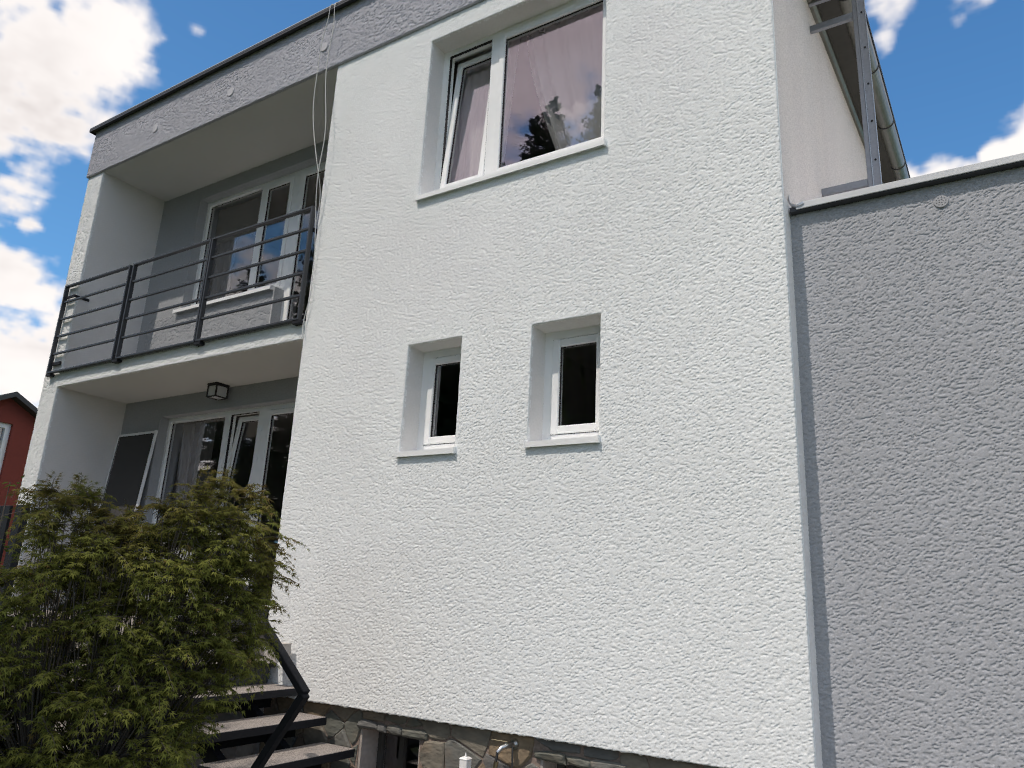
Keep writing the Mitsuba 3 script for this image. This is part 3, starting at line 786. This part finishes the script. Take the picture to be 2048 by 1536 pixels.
def leaf_batch(P, F, U, size, nlobe, col, r, spread=1.25, width=.17, droop=.35):
    """Palmate leaves: at P, pointing along F with upper side U; each lobe two folded triangles."""
    n = len(P)
    S = np.cross(F, U)
    S /= np.linalg.norm(S, axis=1, keepdims=True) + 1e-9
    U = np.cross(S, F)
    vs, cs = [], []
    for k in range(nlobe):
        a = (k - (nlobe - 1) / 2) / max(1, (nlobe - 1) / 2) * spread if nlobe > 1 else 0
        L = size * (1 - .42 * abs(a) / max(spread, .1)) * r.uniform(.85, 1.15, n)
        a_ = a + r.normal(0, .08, n)
        d = F * np.cos(a_)[:, None] + S * np.sin(a_)[:, None]
        w = np.cross(U, d)
        tip = P + d * L[:, None] - U * (droop * L)[:, None]
        l_ = P + (d * .34 + w * width - U * .06) * L[:, None]
        r_ = P + (d * .34 - w * width - U * .06) * L[:, None]
        vs.append(np.stack([P, l_, tip, r_], 1).reshape(-1, 3) if nlobe == 1 else np.stack([l_ * .55 + P * .45, tip, r_ * .55 + P * .45], 1).reshape(-1, 3))
        cs.append(np.repeat(col * r.uniform(.88, 1.12, (n, 1)), 4 if nlobe == 1 else 3, axis=0))
    V, Cc = np.vstack(vs), np.vstack(cs)
    if nlobe == 1:
        b = np.arange(len(V) // 4)[:, None] * 4
        Fc = np.vstack([b + [0, 1, 2], b + [0, 2, 3]])
    else:
        Fc = np.arange(len(V)).reshape(-1, 3)
    return trimesh.Trimesh(V, Fc, process=False), Cc


def sprays(origins, dirs, lens, r, droop, leaf, step, col_fn, nlobe=5, twig_r=.0018, spread=1.25, width=.17, ldroop=.35):
    P, F, U, C_, twigs = [], [], [], [], []
    for o, d, L in zip(origins, dirs, lens):
        n = max(3, int(L / step))
        t = np.linspace(0, 1, n)
        side = np.cross(d, [0, 0, 1.0]); side /= np.linalg.norm(side) + 1e-9
        path = o + d * (L * t)[:, None] + np.outer(-(t ** 2) * droop * L, [0, 0, 1.0]) + np.outer(np.sin(t * 3) * L * r.normal(0, .06), side)
        k_ = np.unique(np.linspace(0, n - 1, 4).astype(int))
        twigs.append(tube(path[k_], np.linspace(twig_r * 1.3, twig_r * .5, len(k_)), 3, False))
        for i in range(1, n):
            tang = path[i] - path[i - 1]; tang /= np.linalg.norm(tang) + 1e-9
            for s_ in ((-1, 1) if i < n - 1 else (0,)):
                f = tang * (.75 if s_ else 1.0) + side * s_ * r.uniform(.6, 1.1) + r.normal(0, .18, 3) - np.array([0, 0, .22])
                f /= np.linalg.norm(f)
                u = np.array([0, 0, 1.0]) + r.normal(0, .35, 3)
                P.append(path[i] + f * .012); F.append(f); U.append(u); C_.append(col_fn(path[i], r))
    P, F, U, C_ = map(np.array, (P, F, U, C_))
    size = leaf * r.uniform(.75, 1.2, len(P))
    m, c = leaf_batch(P, F, U, size, nlobe, C_, r, spread, width, ldroop)
    return m, c, cat_(*twigs)


# the Japanese maple in front of the stairs
rm = np.random.default_rng(17)
BC = np.array([1.36, -2.10])
E1, E2 = np.array([.54, .84]), np.array([.84, -.54])         # along and across the bush
TOP = [(-1.25, 1.545), (-.95, 1.795), (-.72, 1.905), (-.55, 1.945), (-.42, 2.045), (-.22, 2.105), (-.12, 1.995), (.02, 1.975), (.16, 2.065), (.30, 2.225), (.42, 2.205), (.52, 2.125), (.62, 2.025), (.70, 1.795), (.76, 1.495)]


def crown_top(s):
    return np.interp(s, [a for a, _ in TOP], [b for _, b in TOP])


cent = []
tries = 0
while len(cent) < 930 and tries < 150000:
    tries += 1
    s, t, z = rm.uniform(-1.2, .74), rm.uniform(-.62, .5), rm.uniform(.30, 2.2)
    top = crown_top(s) - .5 * max(0, abs(t) - .12) - .07
    if z > top:
        continue
    e = ((s + .22) / (.98 if s < -.22 else .90)) ** 2 + (t / .62) ** 2 * 1.0
    if e > 1 or (z < .9 and e > .62 + .42 * z):
        continue
    if (s < -.43 + .25 * abs(t) and z > 1.62) or (s < -.40 and 1.24 < z < 1.50):
        continue
    if z < 1.2 and s > .43 + .20 * max(0, z - .75):
        continue
    depth = min(1 - math.sqrt(e), (top - z) * 1.6)
    if depth > .30 and rm.random() < .6:
        continue
    p = np.array([*(BC + E1 * s + E2 * t), z])
    if p[1] > -1.24 and p[0] < 1.7:
        continue
    if all(np.linalg.norm((p - q) * [1, 1, 1.25]) > .070 for q in cent):
        cent.append(p)
cent = np.array(cent)
# a few shoots above the outline
shoots = [(-.28, 0.0, 2.02, .17), (-.19, .06, 1.98, .15), (.30, .02, 2.12, .15), (.42, 0, 2.12, .14), (-.46, .05, 1.93, .13), (.58, 0, 2.0, .12), (.12, 0, 1.96, .13)]


def maple_col(p, r):
    s = (p[:2] - BC) @ E1
    h = np.clip((p[2] - (crown_top(s) - .45)) / .5, 0, 1)
    patch = meshkit.noise(np.array([p * 4.5]), 3)[0]
    g1, g2 = np.array([.108, .135, .034]), np.array([.22, .225, .055])
    br = np.array([.17, .115, .045])
    c = g1 + (g2 - g1) * np.clip(.25 + .75 * r.random(), 0, 1)
    w = np.clip(h * 1.1 * (patch > .42) * r.uniform(.2, 1.0) + (r.random() < .012) * 1.0, 0, .85)
    return (c * (1 - w) + br * w) * r.uniform(.8, 1.2)


oo, dd, ll = [], [], []
base = np.array([*BC, .05])
for p in cent:
    out = p - np.array([*(BC + E1 * np.clip((p[:2] - BC) @ E1, -.7, .45) * .6), p[2] - .35])
    out /= np.linalg.norm(out)
    for _ in range(rm.integers(6, 9)):
        d = out * .8 + rm.normal(0, .55, 3) + np.array([0, 0, .12])
        d /= np.linalg.norm(d)
        oo.append(p - d * .07); dd.append(d); ll.append(rm.uniform(.13, .25))
for s, t, z, L in shoots:
    for k in range(3):
        p = np.array([*(BC + E1 * (s + rm.normal(0, .02)) + E2 * t), z - .04])
        d = np.array([rm.normal(0, .16), rm.normal(0, .16), 1.0]); d /= np.linalg.norm(d)
        oo.append(p); dd.append(d); ll.append(L * rm.uniform(.6, 1.0))
for z in (1.82, 1.72, 1.62, 1.53, 1.30):                          # sprays reaching out in front of the white wall
    p = np.array([*(BC + E1 * rm.uniform(.60, .66) + E2 * rm.uniform(-.1, .1)), z])
    for k in range(3):
        d = np.array([*(E1 * .9 + E2 * rm.normal(0, .3)), rm.uniform(-.1, .4)]); d /= np.linalg.norm(d)
        oo.append(p); dd.append(d); ll.append(rm.uniform(.16, .26))
lm, lc, tw = sprays(oo, dd, ll, rm, .45, .032, .0185, maple_col, width=.22)
tag('maple_shrub', 'feathery green Japanese maple shrub with brownish tips in front of the stairs', 'shrub')
put('maple_shrub__foliage', lm, 'maple_leaf', False, kind='stuff', color=lc)
put('maple_shrub__twigs', tw, 'bark', kind='stuff')
groups = {}
for p in cent:
    groups.setdefault(int((math.atan2(*(p[:2] - BC)[::-1]) + math.pi) / (2 * math.pi) * 9 * .999), []).append(p)
for gi, ps in groups.items():
    ps = np.array(ps)
    q = ps.mean(0)
    q[2] = 1.15
    st = base + np.array([rm.normal(0, .05), rm.normal(0, .05), 0])
    fork = st + (q - st) * [.45, .45, .6]
    parts = [tube(curve([st, st + (fork - st) * .5 + rm.normal(0, .02, 3), fork], 10), np.linspace(.018, .010, 10), 6)]
    for p in ps:
        mid = fork + (p - fork) * .5 + np.array([0, 0, .05]) + rm.normal(0, .025, 3)
        parts.append(tube(curve([fork, mid, p], 7), np.linspace(.0055, .0018, 7), 4, False))
    put('maple_shrub__stem', cat_(*parts), 'bark', 30)

# small twiggy shrub at the left edge, yellowish green
rs = np.random.default_rng(4)
oo, dd, ll = [], [], []
SB = np.array([-.88, -1.72])
for k in range(26):
    z = rs.uniform(1.3, 2.18)
    p = np.array([SB[0] + rs.normal(0, .10), SB[1] + rs.normal(0, .10), z])
    d = np.array([rs.normal(0, .7), rs.normal(0, .7), .8]); d /= np.linalg.norm(d)
    oo.append(p); dd.append(d); ll.append(rs.uniform(.14, .26))
ym, yc, yt = sprays(oo, dd, ll, rs, .2, .055, .035, lambda p, r: np.array([.075, .10, .026]) * r.uniform(.7, 1.2) if r.random() < .93 else np.array([.35, .28, .04]), nlobe=1, width=.22)
tag('slender_shrub', 'slender yellowish green shrub at the left edge in front of the black fence', 'shrub')
put('slender_shrub__foliage', ym, 'yellow_leaf', False, kind='stuff', color=yc)
put('slender_shrub__twigs', cat_(yt, *[tube(curve([(SB[0], SB[1], .02), (SB[0] + rs.normal(0, .05), SB[1] + rs.normal(0, .05), 1.0), (SB[0] + rs.normal(0, .1), SB[1] + rs.normal(0, .1), 2.2)], 10), np.linspace(.012, .003, 10), 5) for _ in range(4)]), 'bark', kind='stuff')
# little plant in the flower pot
oo = [np.array([-.17 + rs.normal(0, .05), -.02 + rs.normal(0, .05), 1.40]) for _ in range(14)]
dd = [np.array([rs.normal(0, .5), rs.normal(0, .5), 1.0]) for _ in range(14)]
dd = [d / np.linalg.norm(d) for d in dd]
pm, pc, pt_ = sprays(oo, dd, [rs.uniform(.08, .16) for _ in oo], rs, .3, .045, .03, lambda p, r: np.array([.10, .12, .03]) * r.uniform(.7, 1.2), nlobe=1, width=.25)
put('flower_pot__plant', pm, 'yellow_leaf', False, color=pc)
put('flower_pot__stalks', pt_, 'bark')


def spruce_mesh(r, H, R):
    V, Fc, Cc = [], [], []
    nb = 0
    z = H * .08
    while z < H - .15:
        f = 1 - z / H
        ln = R * f ** .82 * 1.02 + .10
        for k in range(int(r.integers(5, 8)) if f > .04 else 3):
            a = r.uniform(0, 2 * math.pi)
            L = ln * r.uniform(.72, 1.12)
            up = .28 - .75 * min(1, f * 1.5)
            n = max(6, int(L / .095))
            t = np.linspace(.06, 1, n)
            h = np.array([math.cos(a), math.sin(a), 0])
            pth = np.array([0, 0, z]) + np.outer(t * L, h) + np.outer(L * (up * t * .55 + .22 * t ** 3), [0, 0, 1.0])
            sd = np.array([-math.sin(a), math.cos(a), 0])
            for i in range(n):
                for s_ in (-1, 1, 0):
                    w = (1 - t[i] * .65) * L * .22 * r.uniform(.6, 1.2) + .10
                    d = sd * s_ * .9 + h * .75 + np.array([0, 0, -.40 * r.random() + (.12 if f < .2 else 0)])
                    if s_ == 0:
                        d = h * .5 + np.array([0, 0, -.7 if f > .25 else .4])
                        w *= .65
                    d /= np.linalg.norm(d)
                    q = np.cross(d, r.normal(0, 1, 3)); q /= np.linalg.norm(q) + 1e-9
                    p0, p1 = pth[i], pth[i] + d * w
                    wd = .034 + .028 * r.random()
                    b = len(V) * 1
                    V += [p0 - q * wd * .4, p0 + d * w * .5 + q * wd, p1, p0 + d * w * .5 - q * wd]
                    Fc += [[b, b + 1, b + 2], [b, b + 2, b + 3]]
                    c = np.array([.018, .034, .018]) * r.uniform(.6, 1.5)
                    Cc += [c] * 4
        z += .27 * (.55 + .45 * f) * r.uniform(.8, 1.2)
    return trimesh.Trimesh(np.array(V), np.array(Fc), process=False), np.array(Cc)


rt = np.random.default_rng(23)
variants = []
for k in range(2):
    m, c = spruce_mesh(rt, 20.0, [3.5, 3.0][k])
    trunk = tube([(0, 0, 0), (0.03, 0, 7), (0, .03, 14), (0, 0, 19.8)], [.30, .21, .10, .012], 9)
    variants.append((mikit.ply(m, 'needle', color=c), mikit.ply(trunk, 'bark', smooth=40)))
SPR = [(-7.75, -17.0, 20.2, 0), (-8.9, -17.6, 20.1, 1), (-5.75, -17.1, 20.1, 0), (-10.1, -16.6, 18.9, 1), (-4.2, -18.0, 20.9, 1), (-12.6, -17.0, 17.5, 0), (-15.0, -16.2, 18.0, 1), (-2.3, -17.2, 17.2, 0), (-18.2, -16.8, 17.2, 0), (-21.5, -17, 18.5, 1), (-25.0, -16, 17, 0)]
for i, (x, y, h, v) in enumerate(SPR):
    k = 'spruce_tree' + (f'_{i:03d}' if i else '')
    M = T().translate([x, y, 0]).rotate([0, 0, 1], 47 * i).scale([h / 20.0 * (1.45 if x < -12 else 1), h / 20.0 * (1.45 if x < -12 else 1), h / 20.0])
    scene[k + '__crown'] = {**variants[v][0], 'to_world': M}
    scene[k + '__trunk'] = {**variants[v][1], 'to_world': M}
    tag(k, ['tall dark spruce mirrored in the middle of the wide upper window', 'slimmer spruce just left of the one mirrored mid window', 'tall spruce mirrored at the right of the wide upper window', 'shorter slim spruce mirrored at the lower left of the big upper pane', 'tallest spruce, at the right behind the mirrored row', 'low broad spruce sixth from the right of the row across the garden', 'slim spruce between two broad ones in the left half of the row across the garden', 'lowest spruce, rightmost of the row across the garden', 'broad spruce third from the left end of the row across the garden', 'slim tall spruce second from the left end of the row across the garden', 'leftmost spruce of the row across the garden'][i], 'tree', 'spruces across the garden')

# a round leafy tree nearer to the house, mirrored in the lower windows
rb = np.random.default_rng(31)
TC = np.array([-.9, -7.1, 6.5])
oo, dd, ll = [], [], []
tips = []
while len(tips) < 330:
    q = rb.normal(0, 1, 3); q /= np.linalg.norm(q)
    p = TC + q * np.array([2.5, 2.3, 3.0]) * rb.uniform(.35, 1.0) ** .6
    if all(np.linalg.norm(p - o) > .33 for o in tips):
        tips.append(p)
    elif rb.random() < .002:
        tips.append(p)
for p in tips:
    for _ in range(7):
        d = (p - TC) / np.linalg.norm(p - TC) * .6 + rb.normal(0, .6, 3); d /= np.linalg.norm(d)
        oo.append(p); dd.append(d); ll.append(rb.uniform(.25, .5))
bm, bc, bt = sprays(oo, dd, ll, rb, .3, .10, .07, lambda p, r: np.array([.045, .075, .018]) * r.uniform(.6, 1.4), nlobe=1, width=.30, twig_r=.004)
tag('garden_tree', 'round leafy tree in the garden, mirrored in the lower windows', 'tree')
put('garden_tree__crown', bm, 'tree_leaf', False, color=bc, kind='stuff')
fork = np.array([-.85, -7.15, 3.2])
put('garden_tree__trunk', cat_(tube(curve([(-.9, -7.1, -.05), (-.93, -7.12, 1.6), tuple(fork)], 10), np.linspace(.17, .12, 10), 10), *[tube(curve([fork, fork + (p - fork) * .5 + [0, 0, .12], p], 6), np.linspace(.05, .008, 6), 5, False) for p in tips[::4]], bt), 'bark', 40)
